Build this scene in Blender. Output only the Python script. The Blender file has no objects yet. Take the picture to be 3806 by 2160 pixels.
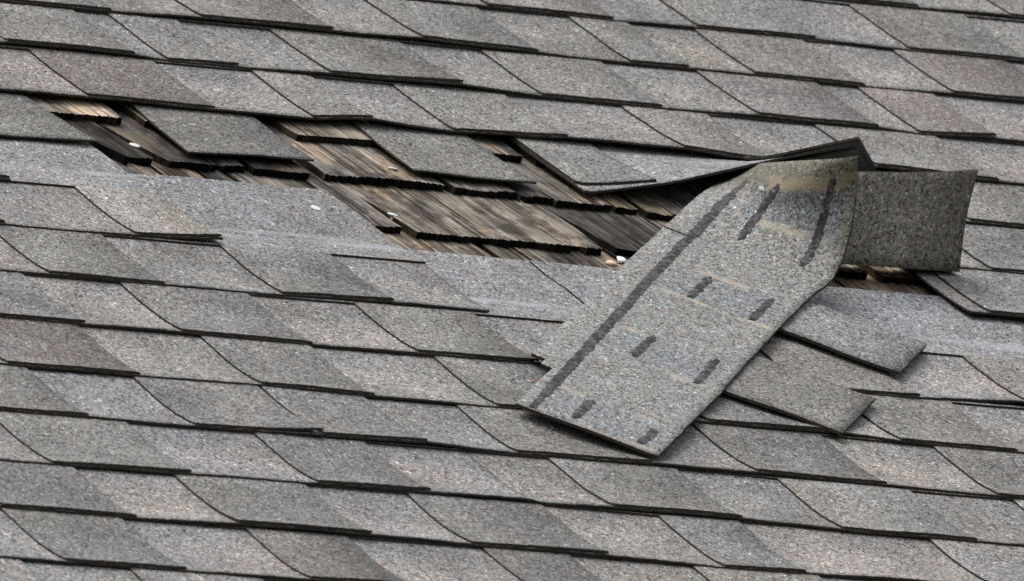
import bpy, math, random
import numpy as np
from mathutils import Vector, Matrix

sc = bpy.context.scene
col = sc.collection
rnd = random.Random(7)

# ------------------------------------------------------------------ camera, sky, sun, exposure
PHI, ELEV, PITCH = -0.608246565, 0.130113376, 0.518245429      # view azimuth, view elevation, roof pitch
DIST, PXM = 25.5221692, 3318.36840                             # distance to the roof, photo pixels per metre there
ROOF_Z = 4.95                                                  # height of the roof point in the middle of the view
fh = Vector((-math.sin(PHI), math.cos(PHI), 0)); zz = Vector((0, 0, 1))
fwd = fh * math.cos(ELEV) + zz * math.sin(ELEV)
upv = -fh * math.sin(ELEV) + zz * math.cos(ELEV)
rgt = fwd.cross(upv)
cd = bpy.data.cameras.new('camera'); cam = bpy.data.objects.new('camera', cd); col.objects.link(cam)
cd.sensor_width = 36.0; cd.lens = PXM * DIST / 3806 * 36.0
cd.dof.use_dof = True; cd.dof.focus_distance = DIST + .02; cd.dof.aperture_fstop = 22.0
cd.clip_start = 0.5; cd.clip_end = 2000
cp = Vector((0, 0, ROOF_Z)) - fwd * DIST
cam.matrix_world = Matrix(((rgt.x, upv.x, -fwd.x, cp.x), (rgt.y, upv.y, -fwd.y, cp.y), (rgt.z, upv.z, -fwd.z, cp.z), (0, 0, 0, 1)))
sc.camera = cam

sun_dir = (zz * 1.0 - rgt * 0.30 - fh * 0.08).normalized()      # towards the veiled sun: high, a little from the left
w = bpy.data.worlds.new('World'); sc.world = w; w.use_nodes = True
nt = w.node_tree; bg = nt.nodes['Background']
sky = nt.nodes.new('ShaderNodeTexSky'); sky.sky_type = 'NISHITA'; sky.sun_disc = False
sky.sun_elevation = math.asin(sun_dir.z); sky.sun_rotation = math.atan2(sun_dir.x, sun_dir.y)
sky.air_density = 1.0; sky.dust_density = 4.0; sky.ozone_density = 1.0
hs = nt.nodes.new('ShaderNodeHueSaturation'); hs.inputs['Saturation'].default_value = 0.22   # grey cloud cover
nt.links.new(sky.outputs[0], hs.inputs['Color']); nt.links.new(hs.outputs[0], bg.inputs['Color'])
bg.inputs['Strength'].default_value = 0.15
sl = bpy.data.lights.new('sun', 'SUN'); sun = bpy.data.objects.new('sun', sl); col.objects.link(sun)
sl.energy = 1.1; sl.angle = math.radians(45); sl.color = (1.0, 0.965, 0.92)
sun.rotation_euler = sun_dir.to_track_quat('Z', 'Y').to_euler()
sun.location = (-6, -6, 16)
sc.view_settings.view_transform = 'Standard'; sc.view_settings.look = 'None'
sc.view_settings.gamma = 1.0; sc.view_settings.use_curve_mapping = False
sc.view_settings.exposure = 0.44
sc.cycles.use_denoising = False
sc.cycles.max_bounces = 5

# ------------------------------------------------------------------ materials
class NB:
    def __init__(s, name):
        s.m = bpy.data.materials.new(name); s.m.use_nodes = True
        s.t = s.m.node_tree; s.n = s.t.nodes; s.bsdf = s.n['Principled BSDF']
    def new(s, t, **k):
        x = s.n.new('ShaderNode' + t)
        for a, b in k.items(): setattr(x, a, b)
        return x
    def link(s, a, b): s.t.links.new(a, b)
    def put(s, sock, v):
        if hasattr(v, 'is_output') or isinstance(v, bpy.types.NodeSocket): s.link(v, sock)
        else: sock.default_value = v
    def math(s, op, a, b=0.0, c=None, clamp=False):
        x = s.new('Math', operation=op); x.use_clamp = clamp
        s.put(x.inputs[0], a); s.put(x.inputs[1], b)
        if c is not None: s.put(x.inputs[2], c)
        return x.outputs[0]
    def mix(s, f, a, b, mode='MIX'):
        x = s.new('Mix', data_type='RGBA', blend_type=mode)
        s.put(x.inputs[0], f); s.put(x.inputs[6], a); s.put(x.inputs[7], b)
        return x.outputs[2]
    def noise(s, vec, scale, detail=2.0, rough=0.5):
        x = s.new('TexNoise'); x.inputs['Scale'].default_value = scale
        x.inputs['Detail'].default_value = detail; x.inputs['Roughness'].default_value = rough
        s.link(vec, x.inputs['Vector']); return x.outputs['Fac']
    def voro(s, vec, scale, out='Color'):
        x = s.new('TexVoronoi'); x.inputs['Scale'].default_value = scale
        s.link(vec, x.inputs['Vector']); return x
    def ramp(s, f, stops, interp='LINEAR'):
        x = s.new('ValToRGB'); r = x.color_ramp; r.interpolation = interp
        while len(r.elements) < len(stops): r.elements.new(0.5)
        for e, (p, c) in zip(r.elements, stops):
            e.position = p; e.color = (*c, 1) if len(c) == 3 else c
        s.link(f, x.inputs[0]); return x.outputs[0]
    def band(s, x, lo, hi, soft):            # 1 inside lo..hi
        a = s.new('MapRange', interpolation_type='SMOOTHSTEP'); s.put(a.inputs[0], x)
        a.inputs[1].default_value = lo - soft; a.inputs[2].default_value = lo + soft
        b = s.new('MapRange', interpolation_type='SMOOTHSTEP'); s.put(b.inputs[0], x)
        b.inputs[1].default_value = hi - soft; b.inputs[2].default_value = hi + soft
        b.inputs[3].default_value = 1; b.inputs[4].default_value = 0
        return s.math('MULTIPLY', a.outputs[0], b.outputs[0])
    def step(s, x, lo, hi):
        a = s.new('MapRange', interpolation_type='SMOOTHSTEP'); s.put(a.inputs[0], x)
        a.inputs[1].default_value = lo; a.inputs[2].default_value = hi; return a.outputs[0]

GR = [(0.00, (.036, .036, .038)), (.12, (.092, .090, .088)), (.28, (.155, .153, .147)), (.46, (.205, .200, .192)),
      (.58, (.275, .210, .185)), (.65, (.170, .222, .212)), (.74, (.285, .282, .276)), (.88, (.385, .380, .374)), (.95, (.590, .583, .575))]

def granule_core(b):
    """Mineral granules: every Voronoi cell is one ceramic chip of its own colour."""
    tc = b.new('TexCoord'); oi = b.new('ObjectInfo')
    sh = b.new('VectorMath', operation='SCALE'); sh.inputs[0].default_value = (3.1, 1.7, 0.9)
    b.link(oi.outputs['Random'], sh.inputs['Scale'])
    off = b.new('VectorMath', operation='ADD'); b.link(tc.outputs['Object'], off.inputs[0]); b.link(sh.outputs[0], off.inputs[1])
    v = b.voro(off.outputs[0], 430.0)
    sp = b.new('SeparateColor'); b.link(v.outputs['Color'], sp.inputs[0])
    big = b.voro(off.outputs[0], 230.0); sb = b.new('SeparateColor'); b.link(big.outputs['Color'], sb.inputs[0])
    f = b.math('MULTIPLY_ADD', sp.outputs[0], 0.72, b.math('MULTIPLY', sb.outputs[1], 0.28))
    c = b.ramp(f, GR, 'CONSTANT')
    return tc, oi, off.outputs[0], v, c

def finish(b, colr, v, vec, rough=0.9):
    b.link(colr, b.bsdf.inputs['Base Color']); b.bsdf.inputs['Roughness'].default_value = rough
    b.bsdf.inputs['Specular IOR Level'].default_value = 0.25
    bm = b.new('Bump'); bm.inputs['Strength'].default_value = 0.55; bm.inputs['Distance'].default_value = 0.0012
    b.link(v.outputs['Distance'], bm.inputs['Height']); bm.invert = True
    b.link(bm.outputs[0], b.bsdf.inputs['Normal'])

def make_granule(name, kind):
    b = NB(name); tc, oi, vec, v, c = granule_core(b)
    uv = b.new('UVMap'); sx = b.new('SeparateXYZ'); b.link(uv.outputs[0], sx.inputs[0])
    c = b.mix(1.0, c, oi.outputs['Color'], 'MULTIPLY')
    n1 = b.noise(vec, 9.0, 3.0, 0.55); n2 = b.noise(vec, 3.5, 2.0); n3 = b.noise(vec, 22.0, 3.0)
    tone = b.math('MULTIPLY_ADD', b.math('SUBTRACT', n1, 0.5), 1.0, 1.0)
    tone = b.math('MULTIPLY_ADD', b.math('SUBTRACT', n3, 0.5), 0.45, tone)
    if kind == 'tab':      # colour blend printed along the tab: darker granules towards one end
        g = b.step(b.math('MULTIPLY_ADD', b.math('SUBTRACT', n2, 0.5), 0.9, sx.outputs[0]), 0.25, 1.05)
        amp = b.math('MULTIPLY', b.math('POWER', oi.outputs['Random'], 0.8), 0.42)
        tone = b.math('MULTIPLY', tone, b.math('SUBTRACT', 1.06, b.math('MULTIPLY', g, amp)))
    k = b.new('CombineXYZ')
    for i in range(3): b.link(tone, k.inputs[i])
    c = b.mix(1.0, c, k.outputs[0], 'MULTIPLY')
    hue = b.step(n2, 0.35, 0.65)
    c = b.mix(hue, b.mix(1.0, c, (0.98, 0.995, 1.022, 1), 'MULTIPLY'), b.mix(1.0, c, (1.03, 1.0, 0.962, 1), 'MULTIPLY'))
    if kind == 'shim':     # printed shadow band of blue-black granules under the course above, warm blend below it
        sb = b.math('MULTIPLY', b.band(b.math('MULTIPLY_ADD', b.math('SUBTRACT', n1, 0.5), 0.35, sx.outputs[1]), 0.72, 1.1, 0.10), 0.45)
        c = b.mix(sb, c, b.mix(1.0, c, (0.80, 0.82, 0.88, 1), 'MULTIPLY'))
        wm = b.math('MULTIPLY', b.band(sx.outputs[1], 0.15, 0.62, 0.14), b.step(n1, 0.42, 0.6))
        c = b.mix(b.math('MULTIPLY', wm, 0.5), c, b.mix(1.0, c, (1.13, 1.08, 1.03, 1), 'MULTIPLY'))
    if kind in ('shim', 'tab', 'head'):      # head lap: fresh cool granules and a smear of old sealant film
        hd = b.step(b.math('MULTIPLY_ADD', b.math('SUBTRACT', n3, 0.5), 0.20, sx.outputs[1]), 1.02, 1.08)
        c = b.mix(b.math('MULTIPLY', hd, 0.8), c, b.mix(1.0, c, (0.99, 1.04, 1.12, 1), 'MULTIPLY'))
        st = b.new('Mapping'); st.inputs['Scale'].default_value = (6, 55, 1); b.link(tc.outputs['Object'], st.inputs['Vector'])
        ns = b.noise(st.outputs[0], 1.0, 4.0, 0.6)
        sm = b.band(b.math('MULTIPLY_ADD', b.math('SUBTRACT', n1, 0.5), 0.12, sx.outputs[1]), 1.27, 1.46, 0.04)
        sm = b.math('MULTIPLY', sm, b.step(b.math('MULTIPLY_ADD', b.math('SUBTRACT', n3, 0.5), 0.5, ns), 0.36, 0.66))
        c = b.mix(b.math('MULTIPLY', sm, 0.62), c, (0.37, 0.38, 0.41, 1))
    finish(b, c, v, vec)
    return b.m

M_TAB = make_granule('granules_tab', 'tab')
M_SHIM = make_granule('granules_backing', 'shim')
M_HEAD = make_granule('granules_headlap', 'head')

def make_loose():
    """Long loose shingle: UV x = metres along it, UV y = metres across it."""
    b = NB('granules_loose_shingle'); tc, oi, vec, v, c = granule_core(b)
    uv = b.new('UVMap'); sx = b.new('SeparateXYZ'); b.link(uv.outputs[0], sx.inputs[0]); s, wq = sx.outputs[0], sx.outputs[1]
    n1 = b.noise(vec, 14.0, 3.0); n2 = b.noise(vec, 40.0, 3.0)
    c = b.mix(1.0, c, oi.outputs['Color'], 'MULTIPLY')
    sj = b.math('MULTIPLY_ADD', b.math('SUBTRACT', n2, 0.5), 0.012, s)
    d = b.math('ABSOLUTE', b.math('SUBTRACT', b.math('MODULO', b.math('ADD', sj, 0.0845), 0.293), 0.1465))
    inw = b.band(wq, 0.016, 0.143, 0.006)
    bandf = b.math('MULTIPLY', b.band(d, -1.0, 0.047, 0.009), inw)
    fl = b.new('MapRange'); b.link(n1, fl.inputs[0]); fl.inputs[3].default_value = 0.35; fl.inputs[4].default_value = 1.0
    c = b.mix(b.math('MULTIPLY', bandf, fl.outputs[0]), c, b.mix(1.0, c, (0.84, 0.90, 1.0, 1), 'MULTIPLY'))
    tan = b.math('MULTIPLY', b.band(d, 0.047, 0.060, 0.005), b.step(b.noise(vec, 17.0, 1.0), 0.42, 0.53))
    tan = b.math('MULTIPLY', tan, b.band(wq, 0.016, 0.158, 0.003))
    c = b.mix(b.math('MULTIPLY', tan, 0.48), c, (0.46, 0.40, 0.31, 1))
    thick = b.math('MULTIPLY', b.band(b.math('MULTIPLY_ADD', b.math('SUBTRACT', n2, 0.5), 0.02, s), 0.972, 0.992, 0.006), b.band(wq, 0.03, 0.14, 0.008))
    c = b.mix(b.math('MULTIPLY', thick, 0.75), c, (0.44, 0.37, 0.27, 1))
    olive_shade = b.math('MULTIPLY', b.step(s, 0.92, 1.0), 0.8)  # olive granule tint, deepened to paint in the shade of the curled end
    c = b.mix(olive_shade, c, b.mix(1.0, c, (0.58, 0.54, 0.42, 1), 'MULTIPLY'))
    edge = b.math('MULTIPLY', b.step(wq, 0.143, 0.150), b.step(s, 0.75, 0.9))
    c = b.mix(b.math('MULTIPLY', edge, 0.5), c, b.mix(1.0, c, (0.95, 0.93, 0.70, 1), 'MULTIPLY'))
    finish(b, c, v, vec)
    return b.m
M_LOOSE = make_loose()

def make_plain(name, c0, c1, scale, rough=0.95, bump=0.3, dist=0.001):
    b = NB(name); tc = b.new('TexCoord'); n = b.noise(tc.outputs['Object'], scale, 4.0, 0.65)
    b.link(b.ramp(n, [(0.3, c0), (0.7, c1)]), b.bsdf.inputs['Base Color'])
    b.bsdf.inputs['Roughness'].default_value = rough; b.bsdf.inputs['Specular IOR Level'].default_value = 0.15
    bm = b.new('Bump'); bm.inputs['Strength'].default_value = bump; bm.inputs['Distance'].default_value = dist
    b.link(n, bm.inputs['Height']); b.link(bm.outputs[0], b.bsdf.inputs['Normal'])
    return b.m
M_EDGE = make_plain('asphalt_cut_edge', (.014, .012, .010), (.072, .060, .050), 420.0)
M_BACK = make_plain('sanded_asphalt_back', (.045, .048, .048), (.120, .123, .121), 260.0)
def make_tar():
    b = NB('tar_sealant'); tc, oi, vec, v, c = granule_core(b)
    n = b.noise(vec, 120.0, 3.0)
    c = b.mix(b.step(n, 0.38, 0.6), (0.030, 0.030, 0.033, 1), b.mix(1.0, c, (0.46, 0.46, 0.48, 1), 'MULTIPLY'))
    finish(b, c, v, vec); return b.m
M_TAR = make_tar()
M_DECK = make_plain('deck_boards', (.030, .024, .018), (.080, .065, .050), 30.0)
M_NAIL = make_plain('galvanised_steel', (.55, .57, .59), (.72, .72, .72), 200.0, 0.35, 0.05)
M_PALE = make_plain('torn_wood_fibre', (.75, .52, .36), (.85, .66, .48), 120.0)
M_LEAF = make_plain('dry_leaf', (.42, .16, .04), (.58, .27, .08), 300.0)
M_WHITE = make_plain('white_scrap', (.78, .79, .80), (.85, .85, .85), 60.0)

def make_wood(name, stops, dark=False):
    b = NB(name); tc = b.new('TexCoord'); oi = b.new('ObjectInfo')
    sh = b.new('VectorMath', operation='SCALE'); sh.inputs[0].default_value = (7.3, 5.1, 2.2); b.link(oi.outputs['Random'], sh.inputs['Scale'])
    off = b.new('VectorMath', operation='ADD'); b.link(tc.outputs['Object'], off.inputs[0]); b.link(sh.outputs[0], off.inputs[1])
    def st(x, y, z=20):
        mp = b.new('Mapping'); mp.inputs['Scale'].default_value = (x, y, z); b.link(off.outputs[0], mp.inputs['Vector']); return mp.outputs[0]
    grain = b.noise(st(300, 4.0), 1.0, 3.0, 0.60); wide = b.noise(st(38, 3.0), 1.0, 3.0, 0.55); blot = b.noise(st(16, 8), 1.0, 4.0, 0.6)
    f = b.math('ADD', b.math('MULTIPLY', grain, 0.42), b.math('ADD', b.math('MULTIPLY', wide, 0.34), b.math('MULTIPLY', blot, 0.24)))
    c = b.ramp(f, stops)
    tanp = b.math('MULTIPLY', b.step(b.noise(st(13, 6), 1.0, 5.0, 0.65), 0.545, 0.63), b.step(grain, 0.38, 0.5))
    if not dark: c = b.mix(b.math('MULTIPLY', tanp, 0.65), c, (0.44, 0.335, 0.235, 1))
    if not dark:
        bl = b.math('MULTIPLY', b.step(b.noise(st(22, 11), 1.0, 5.0, 0.7), 0.55, 0.68), b.step(grain, 0.36, 0.52))
        c = b.mix(b.math('MULTIPLY', bl, 0.55), c, (0.50, 0.46, 0.42, 1))
    stn = b.math('MULTIPLY', b.step(b.noise(st(30, 16), 1.0, 6.0, 0.72), 0.46, 0.59), 0.80)
    c = b.mix(stn, c, b.mix(1.0, c, (0.30, 0.29, 0.29, 1), 'MULTIPLY'))
    hair = b.math('MULTIPLY', b.step(b.noise(st(520, 5.0), 1.0, 2.0, 0.5), 0.52, 0.60), 0.62)
    c = b.mix(hair, c, b.mix(1.0, c, (0.28, 0.26, 0.24, 1), 'MULTIPLY'))
    cr = b.new('Math', operation='SUBTRACT'); cr.inputs[0].default_value = 1.0; b.link(b.step(b.noise(st(120, 1.6), 1.0, 2.0), 0.31, 0.37), cr.inputs[1])
    c = b.mix(b.math('MULTIPLY', cr.outputs[0], 0.85), c, (0.018, 0.014, 0.011, 1))
    c = b.mix(1.0, c, oi.outputs['Color'], 'MULTIPLY')
    b.link(c, b.bsdf.inputs['Base Color']); b.bsdf.inputs['Roughness'].default_value = 0.92
    b.bsdf.inputs['Specular IOR Level'].default_value = 0.12
    bm = b.new('Bump'); bm.inputs['Strength'].default_value = 0.7; bm.inputs['Distance'].default_value = 0.0015
    b.link(grain, bm.inputs['Height']); b.link(bm.outputs[0], b.bsdf.inputs['Normal'])
    return b.m
M_WOOD = make_wood('weathered_cedar', [(.34, (.014, .012, .011)), (.43, (.075, .067, .060)), (.50, (.165, .150, .135)), (.57, (.275, .250, .222)), (.64, (.44, .395, .345))])
M_WSIDE = make_wood('cedar_split_side', [(.30, (.010, .008, .007)), (.5, (.040, .032, .026)), (.66, (.120, .095, .070))], True)
M_BUTT = make_wood('rotted_black_butt', [(.34, (.002, .002, .002)), (.5, (.008, .007, .006)), (.68, (.040, .032, .027))], True)

# ------------------------------------------------------------------ ground far below the roof
gm = bpy.data.meshes.new('ground'); gm.from_pydata([(-900, -900, 0), (900, -900, 0), (900, 900, 0), (-900, 900, 0)], [], [(0, 1, 2, 3)])
gm.materials.append(make_plain('lawn', (.050, .060, .028), (.105, .110, .055), 3.0, 1.0, 0.4, 0.02))
gro = bpy.data.objects.new('ground', gm); col.objects.link(gro); gro['kind'] = 'structure'

# ------------------------------------------------------------------ roof frame and helpers
E = 0.143; T = 0.0056; TH = 0.0027; V0 = 0.9382834
ROT = Matrix.Rotation(PITCH, 4, 'X')
roof = bpy.data.objects.new('shingled_roof', None); col.objects.link(roof)
roof.matrix_world = Matrix.Translation((0, 0, ROOF_Z)) @ ROT
roof['label'] = 'grey asphalt shingle roof with a torn-open patch baring old wood shakes'
roof['category'] = 'roof'

def tint(o, g, r=1.0, b=1.0): o.color = (g * r, g, g * b, 1.0)

def link_mesh(name, verts, faces, mats, mi, uvs=None, parent=None, smooth=False):
    me = bpy.data.meshes.new(name); me.from_pydata([tuple(map(float, q)) for q in verts], [], faces)
    for m in mats: me.materials.append(m)
    me.polygons.foreach_set('material_index', mi)
    if smooth: me.polygons.foreach_set('use_smooth', [k == 0 for k in mi])
    if uvs is not None:
        ul = me.uv_layers.new(name='UVMap')
        flat = np.array(uvs, dtype=float)[[l.vertex_index for l in me.loops]].ravel()
        ul.data.foreach_set('uv', flat)
    me.update()
    o = bpy.data.objects.new(name, me); col.objects.link(o)
    if parent is not None: o.parent = parent
    return o

def slab(rows, uvrows, th, hole=None):
    """rows[j][i] = 3-D point of the top face. Returns verts, faces, material index (0 top, 1 edge, 2 back), uvs."""
    nj, ni = len(rows), len(rows[0]); V, UVs, F, MI = [], [], [], []
    for j in range(nj):
        for i in range(ni): V.append(rows[j][i]); UVs.append(uvrows[j][i])
    P3 = np.array(V, dtype=float).reshape(nj, ni, 3)
    du = np.gradient(P3, axis=1) if ni > 1 else None; dv = np.gradient(P3, axis=0)
    nr = np.cross(du, dv); nr /= np.maximum(1e-12, np.linalg.norm(nr, axis=2, keepdims=True))
    B = P3 - nr * th; n = nj * ni
    for j in range(nj):
        for i in range(ni): V.append(B[j, i]); UVs.append(uvrows[j][i])
    on = [[not (hole and hole(j, i)) for i in range(ni - 1)] for j in range(nj - 1)]
    ix = lambda j, i: j * ni + i
    for j in range(nj - 1):
        for i in range(ni - 1):
            if not on[j][i]: continue
            F.append((ix(j, i), ix(j, i + 1), ix(j + 1, i + 1), ix(j + 1, i))); MI.append(0)
            F.append((n + ix(j, i), n + ix(j + 1, i), n + ix(j + 1, i + 1), n + ix(j, i + 1))); MI.append(2)
            def side(a, b): F.append((b, a, n + a, n + b)); MI.append(1)
            if j == 0 or not on[j - 1][i]: side(ix(j, i), ix(j, i + 1))
            if j == nj - 2 or not on[j + 1][i]: side(ix(j + 1, i + 1), ix(j + 1, i))
            if i == 0 or not on[j][i - 1]: side(ix(j + 1, i), ix(j, i))
            if i == ni - 2 or not on[j][i + 1]: side(ix(j, i + 1), ix(j + 1, i + 1))
    return V, F, MI, UVs

def merge(parts):
    V, F, MI, U = [], [], [], []
    for v, f, m, u in parts:
        k = len(V); V += list(v); U += list(u); MI += list(m); F += [tuple(a + k for a in q) for q in f]
    return V, F, MI, U

# ------------------------------------------------------------------ shingle courses
TEETH = {
 -1: [(1.075, 1.245), (1.378, 1.55)],
 0: [(.534, .713), (.835, 1.006), (1.139, 1.31)],
 1: [(-.25, -.076), (.046, .231), (.355, .520), (.650, .734), (.829, .986), (1.114, 1.28)],
 2: [(-.303, -.128), (-.081, .016), (.143, .326), (.438, .609), (.745, .917), (.975, 1.086), (1.24, 1.41)],
 3: [(-.275, -.102), (.033, .116), (.228, .386), (.550, .672), (.823, .999), (1.13, 1.30)],
 4: [(.868, 1.05)],
 5: [(-.72, -.549), (.805, .98)],
 6: [(-.81, -.637), (-.461, -.346), (.712, .88)],
 7: [(-.66, -.507), (-.349, -.197)],
 8: [(-.87, -.696), (-.568, -.395), (-.252, -.09), (.04, .18), (.283, .432), (.586, .75)],
 9: [(-.88, -.706), (-.544, -.397), (-.231, -.07), (.056, .239), (.316, .476), (.62, .78)],
 10: [(-1.02, -.855), (-.716, -.548), (-.545, -.409), (-.287, -.108), (.034, .210), (.361, .53)],
 11: [(-.986, -.805), (-.637, -.491), (-.247, -.075), (.060, .240), (.38, .55)],
 12: [(-1.13, -.959), (-.827, -.654), (-.521, -.342), (-.188, -.078), (.176, .34)],
 13: [(-1.132, -.977), (-.818, -.684), (-.507, -.391), (-.23, -.06), (.08, .25)],
 14: [(-1.35, -1.19), (-1.05, -.88)],
}
TONE = {(2, -.303): (.86, 1.02, .97), (3, -.275): (.74, 1.06, .97), (1, .355): (.92, 1, .99), (2, .143): (.84, 1, .99), (2, .438): (.92, 1, 1), (0, .835): (1.0, 1, .98),
 (0, 1.139): (.80, 1, .98), (1, .829): (.86, 1.03, .96), (1, 1.114): (.72, 1.06, .99), (2, .745): (.90, 1.06, .98), (2, .975): (.88, 1.08, .98), (3, .228): (.95, 1, .98), (3, .550): (1.02, 1, .98),
 (3, .823): (1.0, 1.01, .98), (6, -.461): (1.16, 1.045, .94), (7, -.349): (.86, 1, .98), (7, -.66): (.88, 1, .98), (8, -.568): (.86, 1, 1), (8, -.252): (.90, 1, .97), (9, -.544): (.88, 1.01, .98), (9, -.231): (.88, 1, .97),
 (9, .056): (.92, 1, .98), (9, .316): (.94, 1.02, .96), (10, -.716): (.84, 1, 1), (10, -.545): (.95, 1, 1), (10, -.287): (.86, 1.01, .97), (10, .034): (.84, 1, 1), (10, .361): (.80, 1, 1), (11, -.986): (.90, 1, .96), (11, -.637): (.86, 1, 1),
 (11, -.247): (.92, 1, .98), (11, .060): (1.0, 1, .98), (12, -.827): (.86, 1, .98), (12, -.521): (.80, 1, .99), (12, -.188): (.90, 1, .99), (13, -1.132): (.76, 1, .99), (13, -.818): (.72, 1, 1.0), (13, -.507): (.72, 1, 1.01),
 (1, -.25): (.82, 1.01, .98), (1, .046): (.95, 1, 1), (1, .650): (.95, 1, .98), (0, .534): (.92, 1.02, .97), (8, -.87): (.90, 1, 1), (9, -.88): (.82, 1.07, .98), (12, -1.13): (.80, 1, 1), (8, .283): (.98, 1.02, .96)}
WAVE = {-1: [(1.245, -0.0002), (1.378, 0.0028)], 0: [(0.534, 0.0001), (0.713, -0.0016), (0.835, -0.0013), (1.006, -0.0002), (1.139, -0.0026)],
 1: [(-0.076, 0.0007), (0.046, 0.0031), (0.231, 0.003), (0.355, 0.0045), (0.52, 0.0007), (0.65, -0.001), (0.734, -0.0006), (0.829, -0.001), (0.986, -0.0014), (1.113, 0.0)],
 2: [(-0.303, 0.0033), (-0.128, 0.0028), (-0.081, -0.0011), (0.016, -0.0003), (0.143, 0.0022), (0.326, 0.0053), (0.438, -0.0006), (0.609, -0.0005), (0.745, 0.0017), (0.917, 0.0008), (0.975, -0.0013), (1.086, 0.003)],
 3: [(-0.275, -0.0018), (-0.102, -0.0021), (0.033, -0.0010), (0.112, 0.0045), (0.135, 0.003), (0.228, -0.001), (0.386, 0.0050), (0.55, 0.0048), (0.672, -0.0019), (0.823, 0.0055), (0.999, 0.0015)],
 5: [(-0.547, -0.003), (0.805, -0.003)], 6: [(-0.637, -0.0030), (-0.461, -0.0021), (-0.344, 0.0040), (0.698, -0.003)],
 7: [(-0.66, -0.0035), (-0.507, -0.0030), (-0.349, -0.0025), (-0.197, 0.0011)], 8: [(-0.696, -0.0035), (-0.568, -0.0032), (-0.396, -0.0035), (-0.252, -0.0028), (0.432, -0.0035), (0.585, 0.003)],
 9: [(-0.706, -0.0035), (-0.543, -0.0012), (-0.397, -0.0030), (-0.231, -0.0030), (0.056, 0.0007), (0.239, 0.002), (0.316, -0.0028), (0.475, -0.0035)],
 10: [(-0.855, -0.0012), (-0.716, -0.0009), (-0.56, 0.0012), (-0.54, 0.0005), (-0.409, 0.0030), (-0.287, -0.0005), (-0.108, 0.0008), (0.034, 0.0018), (0.21, -0.0014), (0.361, -0.0035)],
 11: [(-0.987, -0.003), (-0.805, -0.0013), (-0.637, 0.0002), (-0.491, 0.0007), (-0.36, 0.003), (-0.34, -.0005), (-0.247, 0.002), (-0.075, 0.001), (0.06, -0.0028), (0.239, -0.0035)],
 12: [(-0.959, -0.0009), (-0.827, 0.0025), (-0.654, 0.0018), (-0.521, 0.0004), (-0.342, 0.0007), (-0.188, -0.0024), (-0.078, -0.0009), (0.176, 0.0021)],
 13: [(-1.132, -0.0018), (-0.977, -0.0), (-0.818, 0.0013), (-0.676, 0.002), (-0.507, 0.004), (-0.39, 0.004)]}
LIFT = {(10, -.716): (0, .0045), (2, .143): (0, .0015), (12, -.827): (.001, .001), (8, -.252): (0, .002), (3, .550): (0, .002)}
GAPS = {4: (-.560, .700), 5: (-.547, .720), 6: (-.344, .684), 7: (-.066, .900)}
JOINTS = {3: [.119], 10: [-.5465], 11: [-.355], 8: [.1085]}
HEADLEN = {7: 2.57, 8: 2.43, 6: 2.40}

N0, N1 = -5, 18
def urange(n):
    return -.235 - .082 * (n - 1.05) - .72, 1.433 - .091 * (n + 1.39) + .72

def teeth_for(n):
    a, b = urange(n); r = random.Random(100 + n); t = list(TEETH.get(n, []))
    if not t:
        s = a + r.uniform(0, .28); t = [(s, s + r.uniform(.12, .18))]
    while t[-1][1] + .12 < b:
        g = t[-1][1] + r.uniform(.105, .145); t.append((g, g + r.choice([.11, .165, .17, .175])))
    while t[0][0] - .12 > a:
        g = t[0][0] - r.uniform(.105, .145); t.insert(0, (g - r.choice([.11, .165, .17, .175]), g))
    return t

phase = {n: [random.Random(31 * n + k).uniform(0, 6.28) for k in range(3)] for n in range(N0 - 1, N1 + 2)}
def wave(n, u):
    p = phase[n]; s = .00035 * math.sin(u * 17 + p[0]) + .0003 * math.sin(u * 41 + p[1])
    if n in WAVE:
        xs = [q[0] for q in WAVE[n]]; ys = [q[1] for q in WAVE[n]]
        s += max(-.0006, float(np.interp(u, xs, ys, left=ys[0] * .5, right=ys[-1] * .5)))
    else: s += .001 * math.sin(u * 6 + p[2])
    return s
def sag(n): return float(np.interp(n, [-2, 4, 9, 14], [.0008, .0018, .0042, .0050]))

def hb(n, u, d):
    """height of the under side of course n, d metres above its lower edge"""
    k = min(1.0, max(0.0, d / E))
    fr = (d / E) % 1.0 if d < 2.2 * E else 0.0
    return -T - T * d / E + wave(n, u) * (1 - k) ** 1.3 - sag(n) * math.sin(math.pi * fr ** .8) + 0.0002

def vb(n, u):
    p = phase[n]; low = 0.0
    if n in WAVE: low = 2.29 * min(0.0, float(np.interp(u, [q[0] for q in WAVE[n]], [q[1] for q in WAVE[n]])) + .0006)
    return V0 - n * E + low + .0006 * math.sin(u * 9 + p[1]) + .0004 * math.sin(u * 33 + p[2])

DS = [0.0, .10, .25, .45, .65, .85, 1.0, 1.12]
def base_strip(n, a, b):
    ni = max(2, int((b - a) / .009) + 1); us = [a + (b - a) * i / (ni - 1) for i in range(ni)]
    ej = [random.Random(hash((n, round(u, 4)))).uniform(-.0008, .0008) for u in us]
    rows, uvr = [], []
    for j, ds in enumerate(DS):
        rows.append([(u, vb(n, u) + ds * E + (ej[i] if j == 0 else 0), hb(n, u, ds * E) + TH) for i, u in enumerate(us)])
        uvr.append([(u, ds) for u in us])
    return slab(rows, uvr, TH - .0002)

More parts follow.
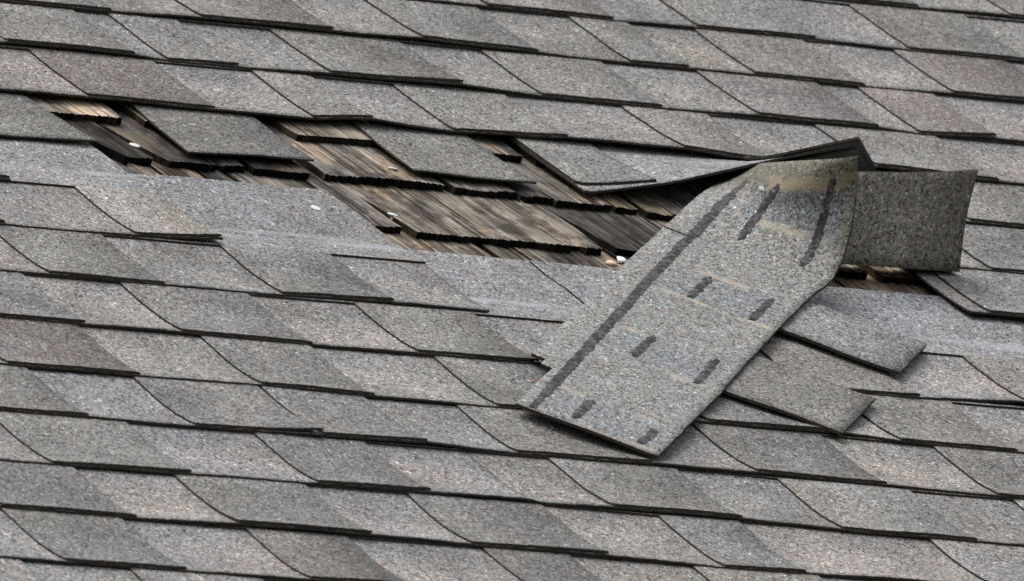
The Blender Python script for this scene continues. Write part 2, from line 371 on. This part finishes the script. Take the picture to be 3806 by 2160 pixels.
def head_strip(n, a, b):
    ln = HEADLEN.get(n, 2.36); ni = max(2, int((b - a) / .04) + 1); us = [a + (b - a) * i / (ni - 1) for i in range(ni)]
    rows, uvr = [], []
    for ds in np.linspace(1.002, ln, 6):
        rows.append([(u, vb(n, u) + ds * E + (random.Random(hash((n, i))).uniform(-.0012, .0012) if ds > ln - .01 else 0), hb(n, u, ds * E) + T - .0002) for i, u in enumerate(us)])
        uvr.append([(u, ds) for u in us])
    v, f, m, uvq = slab(rows, uvr, TH - .0004)
    return v, f, [3 if q == 0 else q for q in m], uvq

def tab_mesh(n, a, b, lift=(0, 0), slant=0.0):
    ni = max(9, int((b - a) / .0065) + 3); rows, uvr = [], []
    r = random.Random(hash((n, round(a, 3))))
    ej = [r.uniform(-.0008, .0008) for _ in range(ni)]
    ew = .0035 / (b - a); KS = [0, ew] + list(np.linspace(ew * 4, 1 - ew * 4, ni - 4)) + [1 - ew, 1]
    for j, ds in enumerate([0.0, .05, .14, .28, .44, .62, .8, 1.0]):
        row, uvw = [], []
        for i in range(ni):
            k = KS[i]; u = a + (b - a) * k
            if i == 0: u += slant * ds + r.uniform(-.0009, .0009)
            if i == ni - 1: u += r.uniform(-.0006, .0006)
            h = hb(n, u, ds * E) + T
            h += (lift[0] * (1 - k) ** 2 + lift[1] * k ** 3) * (1 - ds) ** 2
            if i == 0: h -= .0006 * min(1.0, ds * 6)
            if i == ni - 1: h -= .0009
            row.append((u, vb(n, u) + ds * E + (ej[i] + .0013 if j == 0 else 0), h)); uvw.append((k, ds))
        rows.append(row); uvr.append(uvw)
    return slab(rows, uvr, TH)

ntab = 0
for n in range(N0, N1 + 1):
    a, b = urange(n); teeth = teeth_for(n)
    spans = [(a, b)]
    if n in GAPS:
        g = GAPS[n]; spans = [(a, g[0]), (g[1], b)]
    for (s0, s1) in spans:
        if s1 - s0 < .05: continue
        cuts = [s0]; forced = [j for j in JOINTS.get(n, []) if s0 < j < s1]
        rr = random.Random(900 + n); ends = [t[1] + .0005 for t in teeth if s0 + .2 < t[1] < s1 - .2]
        nxt = s0 + rr.uniform(.5, 1.0)
        for e in ends:
            if e >= nxt and not any(abs(e - f) < .45 for f in forced): cuts.append(e); nxt = e + .95
        cuts = sorted(set(cuts + forced + [s1]))
        for c0, c1 in zip(cuts[:-1], cuts[1:]):
            ga = .0030 if (n, c0) == (8, .1085) else .0005; gb = .0008 if (n, c1) == (8, .1085) else .0005
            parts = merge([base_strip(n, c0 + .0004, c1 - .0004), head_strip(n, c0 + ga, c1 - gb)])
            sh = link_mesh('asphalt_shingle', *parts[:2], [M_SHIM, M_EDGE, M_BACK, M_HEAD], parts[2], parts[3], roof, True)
            q = random.Random(hash((n, round(c0, 3))))
            tint(sh, q.uniform(1.02, 1.18), q.uniform(1.010, 1.040), q.uniform(.985, 1.025))
            for (ta, tb) in teeth:
                m = (ta + tb) / 2
                if not (c0 <= m < c1): continue
                ta2, tb2 = max(ta, c0 + .0005), min(tb, c1 - .0002)
                tv = tab_mesh(n, ta2, tb2, LIFT.get((n, ta), (0, q.choice([0, 0, .0006, .0012]))))
                to = link_mesh('tab', tv[0], tv[1], [M_TAB, M_EDGE, M_BACK], tv[2], tv[3], sh, True)
                tn = TONE.get((n, ta), (q.uniform(.80, 1.05), q.uniform(1.0, 1.03), q.uniform(.97, 1.02)))
                tint(to, tn[0], tn[1] + .012, tn[2] + .008); ntab += 1

# torn single-layer tabs hanging into the hole from the course above
def hanging_tab(corners, h0, h1, g):
    (tl, bl, br, tr) = corners; rows, uvr = [], []
    r = random.Random(int(tl[0] * 1e4)); ni = 11
    for j, ds in enumerate([0, .08, .2, .4, .6, .8, 1.0, 1.35]):
        row, uw = [], []
        for i in range(ni):
            k = i / (ni - 1); L = np.array(bl) + (np.array(tl) - np.array(bl)) * ds; Rr = np.array(br) + (np.array(tr) - np.array(br)) * ds
            pt = L + (Rr - L) * k
            jit = r.uniform(-.0007, .0007)
            row.append((pt[0] + (jit if i in (0, ni - 1) else 0), V0 + pt[1] + (jit if j == 0 else 0), h0 + (h1 - h0) * min(1.25, ds) - .0012 * math.sin(math.pi * min(1, ds)) + .0008 * math.sin(7 * k + tl[0] * 9) * (1 - min(1, ds))))
            uw.append((k, min(.98, ds)))
        rows.append(row); uvr.append(uw)
    v, f, m, q = slab(rows, uvr, .0021)
    o = link_mesh('torn_tab', v, f, [M_TAB, M_EDGE, M_BACK], m, q, roof, True); tint(o, g); return o
hanging_tab([(-.2116, -.4320), (-.2199, -.5711), (-.0412, -.5595), (-.0480, -.4250)], -.006, -.0095, .80)
hanging_tab([(.0979, -.4190), (.0929, -.5646), (.2593, -.5696), (.2510, -.4260)], -.006, -.0095, .95)
hanging_tab([(-.5700, -.4300), (-.5600, -.5760), (-.3402, -.5675), (-.3594, -.4380)], -.006, -.0095, .84)

# the lifted shingle right of the hole, its lower edge curling up and folding back
LE = [(.3205, -.5790, -.0060), (.3300, -.5815, -.0055), (.378, -.5720, -.0010), (.430, -.5718, .0100), (.444, -.5715, .0125), (.492, -.5715, .0275), (.541, -.5716, .0425), (.591, -.5500, .0450), (.646, -.5250, .0465), (.738, -.4930, .0560)]
RO = [(.317, -.4250), (.325, -.425), (.378, -.425), (.430, -.425), (.444, -.425), (.492, -.425), (.541, -.424), (.60, -.422), (.685, -.420), (.832, -.420)]
def lifted(i, t, dh=0.0, k0=0.0):
    kk = np.arange(len(LE)); wd = .55 * min(1.0, (i - .4) * 1.2) if i > .4 else 0.0
    smp = [min(9.0, max(0.0, i + wd * q)) for q in (-1, -.5, 0, .5, 1)] if i < 8.6 else [i]
    a = np.mean([[np.interp(x, kk, [q[c] for q in LE]) for c in range(3)] for x in smp], axis=0); r = np.mean([[np.interp(x, kk, [q[c] for q in RO]) for c in range(2)] for x in smp], axis=0)
    xy = a[:2] + (r - a[:2]) * t
    root = -.0098
    h = root + (a[2] - root) * max(0.0, 1 - t) ** float(np.interp(i, [0, 6, 8, 9], [1.35, 1.35, 1.1, .88])) - .0065 * max(0, t - 1)
    return (xy[0], V0 + xy[1], h + dh)
ts = [0, .06, .16, .3, .46, .64, .82, 1.0, 1.35]
def lifted_sheet(i0, i1, t0, dh, th, ni, t1=None):
    rows, uvr = [], []
    for t in ts:
        t1 = t0 if t1 is None else t1
        rows.append([lifted(i0 + (i1 - i0) * k / (ni - 1), (lambda q: q + (1.35 - q) * t / 1.35)(t0 + (t1 - t0) * k / (ni - 1)), dh) for k in range(ni)])
        uvr.append([(k / (ni - 1), min(.98, t * .98)) for k in range(ni)])
    return slab(rows, uvr, th)
v, f, m, q = lifted_sheet(0, 9, 0, 0, .0030, 46)
ls = link_mesh('asphalt_shingle', v, f, [M_SHIM, M_EDGE, M_BACK], m, q, roof, True); tint(ls, 1.18)
ls['label'] = 'lifted shingle with its lower edge curling up over the dark hole'
v, f, m, q = lifted_sheet(0, 3.0, .150, .0034, .0030, 14, .045)
o = link_mesh('tab', v, f, [M_TAB, M_EDGE, M_BACK], m, q, ls, True); tint(o, 1.08)
v, f, m, q = lifted_sheet(6.6, 8.97, .06, -.0075, .0030, 12)
o = link_mesh('torn_layer', v, f, [M_BACK, M_EDGE, M_BACK], m, q, ls, True); tint(o, .8)
v, f, m, q = lifted_sheet(7.4, 8.95, .03, .0058, .0030, 8)
o = link_mesh('torn_layer', v, f, [M_TAB, M_EDGE, M_BACK], m, q, ls, True); tint(o, .8)

# ------------------------------------------------------------------ old wood shakes under the torn patch
def shake(uL, uR, vbt, tone=1.0, th=.0088, hb_=None, ln=.32, warm=1.0, rag=.0016, leanL=0.0, leanR=0.0, tilt=0.0, bite=None, curl=0.0):
    r = random.Random(int((uL * 7 + vbt * 13) * 1e4)); W = uR - uL
    if hb_ is None: hb_ = -.012 if vbt > -.5 else (-.0147 if vbt > -.65 else (-.0163 if vbt > -.8 else -.0178))
    dl = hb_ + .022; uL -= 1.951 * dl; uR -= 1.951 * dl; vbt -= 2.655 * dl     # keep each shake where it lies as the row rises
    ni = max(8, int(W / .0026)); vs = [0, .004, .014, .035, .07, .11, .17, ln]
    gro = [r.uniform(-.0007, .0003) for _ in range(ni)]
    # ragged butt: short saw-tooth plus slow wander
    rg = [r.uniform(0, rag) * (1 + (i % 2)) for i in range(ni)]
    p = [r.uniform(0, 6.28) for _ in range(4)]
    top, uvr = [], []
    for j, dv in enumerate(vs):
        row, uw = [], []
        for i in range(ni):
            k = i / (ni - 1)
            wob = .0014 * math.sin(dv * 38 + p[0]) + .0010 * math.sin(dv * 90 + p[1])
            u = uL + W * k + wob * (1 if k < .1 or k > .9 else .6) + leanL * dv * (1 - k) + leanR * dv * k
            v = V0 + vbt + dv
            if j == 0: v += rg[i] + .0016 * math.sin(k * 5 + p[2])
            h = hb_ - dv * .050 + gro[i] * min(1.0, .5 + dv * 20 if dv < .03 else 1) + tilt * (k - .5) + curl * math.sin(math.pi * k) * (1 - min(1, dv / .15)) + .0008 * math.sin(k * 6 + p[3])
            if bite and j <= bite[3]:
                if bite[0] < k < bite[1]: v += bite[2] * (1 - j / (bite[3] + 1)); h -= bite[4]
            row.append((u, v, h)); uw.append((k, dv))
        top.append(row); uvr.append(uw)
    nj = len(vs); V = [q for row in top for q in row]; n = len(V)
    for j, dv in enumerate(vs):
        for i in range(ni):
            x, y, z = top[j][i]; tt = th * (1 - .7 * dv / ln)
            V.append((x, y + (r.uniform(-.0008, .0008) if j == 0 else 0), z - tt))
    F, MI = [], []; ix = lambda j, i: j * ni + i
    for j in range(nj - 1):
        for i in range(ni - 1):
            F.append((ix(j, i), ix(j, i + 1), ix(j + 1, i + 1), ix(j + 1, i))); MI.append(0)
        F.append((ix(j + 1, 0), n + ix(j + 1, 0), n + ix(j, 0), ix(j, 0))); MI.append(1)
        F.append((ix(j, ni - 1), n + ix(j, ni - 1), n + ix(j + 1, ni - 1), ix(j + 1, ni - 1))); MI.append(1)
    for i in range(ni - 1):
        F.append((ix(0, i), n + ix(0, i), n + ix(0, i + 1), ix(0, i + 1))); MI.append(2)
        F.append((ix(nj - 1, i + 1), n + ix(nj - 1, i + 1), n + ix(nj - 1, i), ix(nj - 1, i))); MI.append(1)
    o = link_mesh('wood_shake', V, F, [M_WOOD, M_WSIDE, M_BUTT], MI, None, roof)
    tint(o, tone, 1 + .45 * (warm - 1), 1 - .75 * (warm - 1)); return o

# row a (top), b, c, d and the rows seen at the right of the loose shingle
shake(-.420, -.2293, -.443, 1.6, rag=.0022, warm=1.1)
shake(-.196, -.075, -.4415, 1.15, warm=1.3, th=.0082)
shake(.012, .205, -.4385, 1.6, warm=1.12, rag=.0005, th=.0080)
shake(.225, .3262, -.442, .95)
shake(.3405, .470, -.448, .55, warm=1.2, rag=.004)
shake(.476, .640, -.445, .8)
shake(-.405, -.352, -.563, .45, hb_=-.0235); shake(-.2985, -.2600, -.566, .28, th=.0105, rag=.003, bite=(.2, .5, .010, 2, .003), leanL=-.30, leanR=-.06, hb_=-.0138)
shake(-.2343, -.1800, -.5657, .44, leanL=-.26, leanR=-.05, rag=.0012, hb_=-.0147)
shake(-.1774, -.1309, -.5645, .36, rag=.0016, bite=(.18, .32, .010, 2, .004))
shake(-.1214, -.0430, -.565, .36, rag=.0007, th=.0082)
shake(-.0194, .1442, -.5610, 1.02, rag=.0036, warm=1.02, bite=(.585, .615, .012, 2, .004), leanL=.03)
shake(.1534, .2395, -.5675, .95, rag=.0030, warm=1.05, leanR=.0)
shake(.2415, .2870, -.574, .80, rag=.0032, bite=(.02, .16, .016, 3, .003))
shake(.2885, .3640, -.5795, 1.0, rag=.0036, warm=1.05)
shake(.3700, .4000, -.585, .85, rag=.005, warm=1.25)
shake(.4088, .4420, -.5915, .85, rag=.0025, warm=1.25); shake(.446, .560, -.588, .7); shake(.566, .700, -.584, .7)
shake(-.430, -.2620, -.7100, .8); shake(-.258, -.2030, -.7130, .9, warm=1.2); shake(-.1990, -.1650, -.7120, .5)
shake(-.1590, -.0560, -.7130, .85, warm=1.05); shake(-.0520, -.0075, -.7130, 1.0, leanR=.03, rag=.004, bite=(.2, .5, .012, 2, .003))
shake(.0097, .2660, -.7215, 1.12, rag=.0036, warm=1.08, leanL=-.09, leanR=.06, bite=(.84, .90, .012, 2, .004))
shake(.2883, .400, -.7150, .45, rag=.0008, leanL=-.16); shake(.405, .520, -.714, .7)
shake(-.300, -.080, -.865, .9); shake(-.074, .0865, -.865, 1.15, warm=1.15); shake(.1000, .1390, -.864, 1.05, warm=1.1)
shake(.1425, .2770, -.866, .95, warm=1.1); shake(.2830, .400, -.865, .45); shake(.404, .500, -.866, .8)
shake(.525, .6340, -.7210, 1.25, rag=.002, warm=1.1); shake(.6545, .7150, -.7265, 1.4, rag=.0045, warm=1.2); shake(.72, .84, -.722, .7)
shake(.505, .5800, -.866, .6); shake(.5860, .6060, -.866, 1.15, warm=1.3); shake(.6080, .760, -.866, 1.3, warm=1.15); shake(.765, .86, -.866, .8)

# solid deck below everything
a0 = (-2.2, -1.75); a1 = (2.6, 1.85)
V = [(a0[0], a0[1], -.055), (a1[0], a0[1], -.055), (a1[0], a1[1], -.055), (a0[0], a1[1], -.055)]
V += [(x, y, -.075) for x, y, _ in V]
link_mesh('roof_deck', V, [(0, 1, 2, 3), (7, 6, 5, 4), (0, 4, 5, 1), (1, 5, 6, 2), (2, 6, 7, 3), (3, 7, 4, 0)], [M_DECK], [0] * 6, None, roof)

# galvanised roofing nails: broad head on a short shank
def nail(u, v, h, r=.0052, tx=0.0, ty=0.0, shank=.012):
    V, F = [], []; k = 18
    prof = [(0.0, .0012), (r * .75, .0011), (r, .0004), (r, -.0005), (.0017, -.0008), (.0016, -shank)]
    for (pr, pz) in prof:
        for i in range(k): V.append((pr * math.cos(6.28318 * i / k), pr * math.sin(6.28318 * i / k), pz))
    for j in range(len(prof) - 1):
        for i in range(k): F.append((j * k + i, (j + 1) * k + i, (j + 1) * k + (i + 1) % k, j * k + (i + 1) % k))
    o = link_mesh('roofing_nail', V, F, [M_NAIL], [0] * len(F), None, roof)
    o.location = (u, V0 + v, h); o.rotation_euler = (tx, ty, 0); return o
nail(-.1235, -.7040, -.0108, .0062, .06, .05)
nail(-.2765, -.5470, -.0140, .0064, -.05, .05)
nail(.0815, -.5397, -.0155, .0056, -.25, .10)
nail(-.0100, -.6920, -.0145, .0062, -.15, .10)

# ------------------------------------------------------------------ loose things lying on the roof
def thing(name, label, cat, u, v, h=0.0):
    o = bpy.data.objects.new(name, None); col.objects.link(o)
    o.matrix_world = roof.matrix_world @ Matrix.Translation((u, v, h))
    o['label'] = label; o['category'] = cat; o.empty_display_size = .1
    return o

# long loose shingle: lies diagonally across the courses, far end curling up off the roof
FA = np.array((-.2164, -1.3155 + V0)); WD = np.array((.70273, -.71145)); LD = np.array((.71145, .70273))
FROW = [  # s(uv), left (s, w, h), right (s, w, h), dip of the middle
 (-.001, (-.001, -.038, .0085), (.000, .1605, .0065), 0), (.10, (.10, -.038, .0082), (.10, .161, .0065), 0), (.19, (.19, -.038, .0080), (.19, .161, .0068), 0),
 (.32, (.32, -.038, .0078), (.32, .161, .0075), 0), (.47, (.47, -.037, .0080), (.47, .159, .0085), 0), (.628, (.628, -.037, .0085), (.622, .158, .0095), 0),
 (.765, (.774, -.035, .0100), (.761, .161, .0130), 0), (.838, (.863, -.033, .011), (.816, .168, .021), .001), (.885, (.958, -.032, .012), (.850, .167, .048), .003),
 (.925, (1.020, -.028, .012), (.859, .163, .084), .006), (.970, (1.064, -.023, .013), (.863, .157, .118), .010), (1.035, (1.144, -.010, .018), (.841, .151, .158), .000)]
FS = [r[0] for r in FROW]
def cat(arr, s):
    i = max(0, min(len(FS) - 2, int(np.searchsorted(FS, s, side='right') - 1)))
    p0, p1, p2, p3 = arr[max(0, i - 1)], arr[i], arr[i + 1], arr[min(len(arr) - 1, i + 2)]
    s0, s1, s2, s3 = FS[max(0, i - 1)], FS[i], FS[i + 1], FS[min(len(FS) - 1, i + 2)]
    h = s2 - s1; t = (s - s1) / h
    m1 = (p2 - p0) / max(1e-6, s2 - s0) * h; m2 = (p3 - p1) / max(1e-6, s3 - s1) * h
    t2, t3 = t * t, t * t * t
    return (2 * t3 - 3 * t2 + 1) * p1 + (t3 - 2 * t2 + t) * m1 + (-2 * t3 + 3 * t2) * p2 + (t3 - t2) * m2
AL = [np.array(r[1], float) for r in FROW]; AR = [np.array(r[2], float) for r in FROW]; AD = [np.array([r[3]], float) for r in FROW]
WL, WR = -.038, .160
def flap_raw(s, wq):
    a, b = cat(AL, s), cat(AR, s); k = (wq - WL) / (WR - WL)
    q = a + (b - a) * k
    h = q[2] - cat(AD, s)[0] * 4 * k * (1 - k) if 0 <= k <= 1 else q[2]
    h += (.0009 * math.sin(s * 23 + wq * 31) + .0006 * math.sin(s * 61 - wq * 47) + .0016 * max(0, (wq - .10) / .06) * max(0, .10 - s) / .10) * max(0, 1 - s)
    xy = FA + LD * q[0] + WD * q[1]
    x = min(1.0, max(0.0, (s - .84) / .19)); kk = min(1.0, max(0.0, k))
    bl = .028 * x * x * (3 - 2 * x) * (kk ** .8) * (1 - kk) * 3.4            # the curl bellies out towards its open side
    return np.array((xy[0] - 1.951 * bl, xy[1] - 2.655 * bl, h + bl))
def flap(s, wq, off=0.0):
    p0 = flap_raw(s, wq)
    if off:
        n = np.cross(flap_raw(s, wq + .004) - flap_raw(s, wq - .004), flap_raw(min(1.03, s + .004), wq) - flap_raw(s - .004, wq))
        p0 = p0 + n / np.linalg.norm(n) * off
    return p0
ORG = np.array((FA[0] + .12, FA[1] + .10, 0.0))
loose = thing('loose_shingle', 'long loose shingle strip lying diagonally on the roof, far end curled up', 'shingle', *ORG)
ss = list(np.linspace(-.001, .76, 36)) + list(np.linspace(.775, .802, 3)) + [.8055] + list(np.linspace(.815, 1.035, 24)); wl = [-.038, -.022, -.008, .0, .012, .03, .055, .08, .105, .13, .15, .160]
rows, uvr = [], []; rj = random.Random(5)
for s in ss:
    row = []
    for i, x in enumerate(wl):
        q = flap(s, x) - ORG
        if i in (0, len(wl) - 1): q = q + np.array((rj.uniform(-.0006, .0006), rj.uniform(-.0006, .0006), 0))
        row.append(q)
    rows.append(row); uvr.append([(s, x) for x in wl])
v, f, m, q = slab(rows, uvr, .0036, hole=lambda j, i: (i < 2 and ss[j] < .165 + (.012 if i == 0 else 0)) or (i < 2 and abs(ss[j] - .802) < 1e-6))
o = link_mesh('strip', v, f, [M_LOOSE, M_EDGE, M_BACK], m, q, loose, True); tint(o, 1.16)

def smear(name, s0, s1, wc0, wc1, half, seed, rag=.0016):
    r = random.Random(seed); V, F = [], []; k = max(8, int((s1 - s0) / .005))
    for i in range(k + 1):
        t = i / k; s = s0 + (s1 - s0) * t; wc = wc0 + (wc1 - wc0) * t
        hw = half * (1 if .06 < t < .94 else .65)
        V += [flap(s + r.uniform(-.004, .004) * (i in (0, k)), wc - hw + r.uniform(-rag, rag), .0003) - ORG, flap(s, wc, .0016) - ORG, flap(s + r.uniform(-.004, .004) * (i in (0, k)), wc + hw + r.uniform(-rag, rag), .0003) - ORG]
    for i in range(k):
        b0 = i * 3
        F += [(b0, b0 + 1, b0 + 4, b0 + 3), (b0 + 1, b0 + 2, b0 + 5, b0 + 4)]
    return link_mesh(name, V, F, [M_TAR], [0] * len(F), None, loose, True)
smear('sealant_stripe', .004, .985, .010, -.008, .0060, 3, .0014)
for (s0, s1, wc) in [(.02, .11, .055), (.019, .088, .135), (.316, .412, .053), (.302, .409, .130), (.600, .695, .052), (.601, .699, .128), (.846, .985, .041), (.838, .998, .122)]:
    smear('sealant_dash', s0, s1, wc, wc, .0052, int(s0 * 1000 + wc * 777))
nq = flap(.968, .024, .0016) - ORG
no = nail(0, 0, 0, .0034, shank=.004); no.parent = loose; no.location = tuple(nq); no.rotation_euler = (.55, -.25, 0)
# tabs of the loose shingle reaching out past the strip
def loose_tab(s0, s1, h0, h1, g):
    rows, uvr = [], []; r = random.Random(int(s0 * 1000)); ws = list(np.linspace(.135, .302, 10)); sl_ = list(np.linspace(s0, s1, 9))
    for s in sl_:
        row = []
        for x in ws:
            xy = FA + LD * s + WD * x; k = (x - .135) / .167
            row.append(np.array((xy[0] + r.uniform(-.0004, .0004), xy[1] + r.uniform(-.0004, .0004), h0 + (h1 - h0) * k + .0008 * math.sin(8 * k + s * 9))) - ORG)
        rows.append(row); uvr.append([((s - s0) / (s1 - s0), .95 - .9 * (x - .135) / .167) for x in ws])
    v, f, m, q = slab(rows, uvr, .0037)
    o = link_mesh('tab', v, f, [M_TAB, M_EDGE, M_BACK], m, q, loose, True); tint(o, g)
loose_tab(.618, .758, .0036, .0030, .98); loose_tab(.327, .492, .0034, .0040, .90)

# tab standing on edge behind the curled end
ups = thing('upright_shingle', 'dark square shingle tab standing upright behind the curled loose shingle', 'shingle', .652, -.7525 + V0)
UO = np.array((.652, -.7525 + V0, 0)); rows, uvr = [], []
ub = [np.array((.556, -.7580, .0)), np.array((.7399, -.7478, .0))]; ut = [np.array((.560, -.7370, .105)), np.array((.7442, -.7165, .115))]
for j, t in enumerate([-.35, -.12, 0, .15, .35, .55, .75, .9, 1.0]):
    row, uw = [], []
    for i in range(13):
        k = i / 12; a = ub[0] + (ub[1] - ub[0]) * k; b = ut[0] + (ut[1] - ut[0]) * k
        q = a + (b - a) * max(t, 0.0)
        if t < 0: q = q + np.array((0, -t * .12, t * .03))
        q[1] += .006 * math.sin(math.pi * max(0, t)) + .0015 * math.sin(5 * k) * max(0, t); q[2] -= .003 * math.sin(math.pi * k) * max(0, t)
        q[1] += V0; row.append(q - UO); uw.append((k, .1 + .6 * max(0, t)))
    rows.append(row); uvr.append(uw)
v, f, m, q = slab(rows, uvr, .0037)
o = link_mesh('tab', v, f, [M_TAB, M_EDGE, M_BACK], m, q, ups, True); tint(o, 1.08, 1.085, .92)

# small scraps caught at the edge of the torn patch
def scrap(name, label, cat_, u, v, h, pts, th, mat):
    t = thing(name, label, cat_, u, v + V0, h); r = random.Random(len(label)); n = len(pts); V = []
    for sgn, sc_ in ((0, .9), (1, 1.0), (1.8, .7)):
        for (x, y) in pts: V.append((x * sc_, y * sc_, th * sgn + r.uniform(-.0004, .0004)))
    F = [tuple(range(n))[::-1], tuple(2 * n + i for i in range(n))]
    for L in range(2):
        for i in range(n): F.append((L * n + i, L * n + (i + 1) % n, (L + 1) * n + (i + 1) % n, (L + 1) * n + i))
    o = link_mesh('chip', V, F, [mat], [0] * len(F), None, t, True); return t
scrap('wood_splinter', 'pale orange wood splinter at the edge of the torn patch', 'splinter', .2492, -.7647, -.0235, [(-.0075, .001), (-.003, -.004), (.005, -.0045), (.008, -.001), (.004, .004), (-.004, .0045)], .0022, M_PALE)
scrap('white_scrap', 'tiny bright white scrap beside the pale splinter under the loose shingle', 'scrap', .2680, -.7535, -.0225, [(-.006, -.006), (.007, -.007), (.009, .004), (.001, .009)], .0022, M_WHITE)
scrap('leaf_crumb', 'tiny orange leaf crumb by the lower left corner of the loose shingle', 'leaf crumb', -.1427, -1.2210, .0005, [(-.0022, .0005), (0, -.0028), (.0022, -.0006), (.0012, .0026), (-.0012, .0022)], .0012, M_LEAF)
scrap('leaf_crumb', 'tiny orange leaf crumb by the right edge of the loose shingle', 'leaf crumb', .0870, -1.2373, .0005, [(-.0018, .0005), (0, -.0024), (.0022, -.0006), (.0012, .0024), (-.0012, .0020)], .0012, M_LEAF)
print('tabs', ntab)
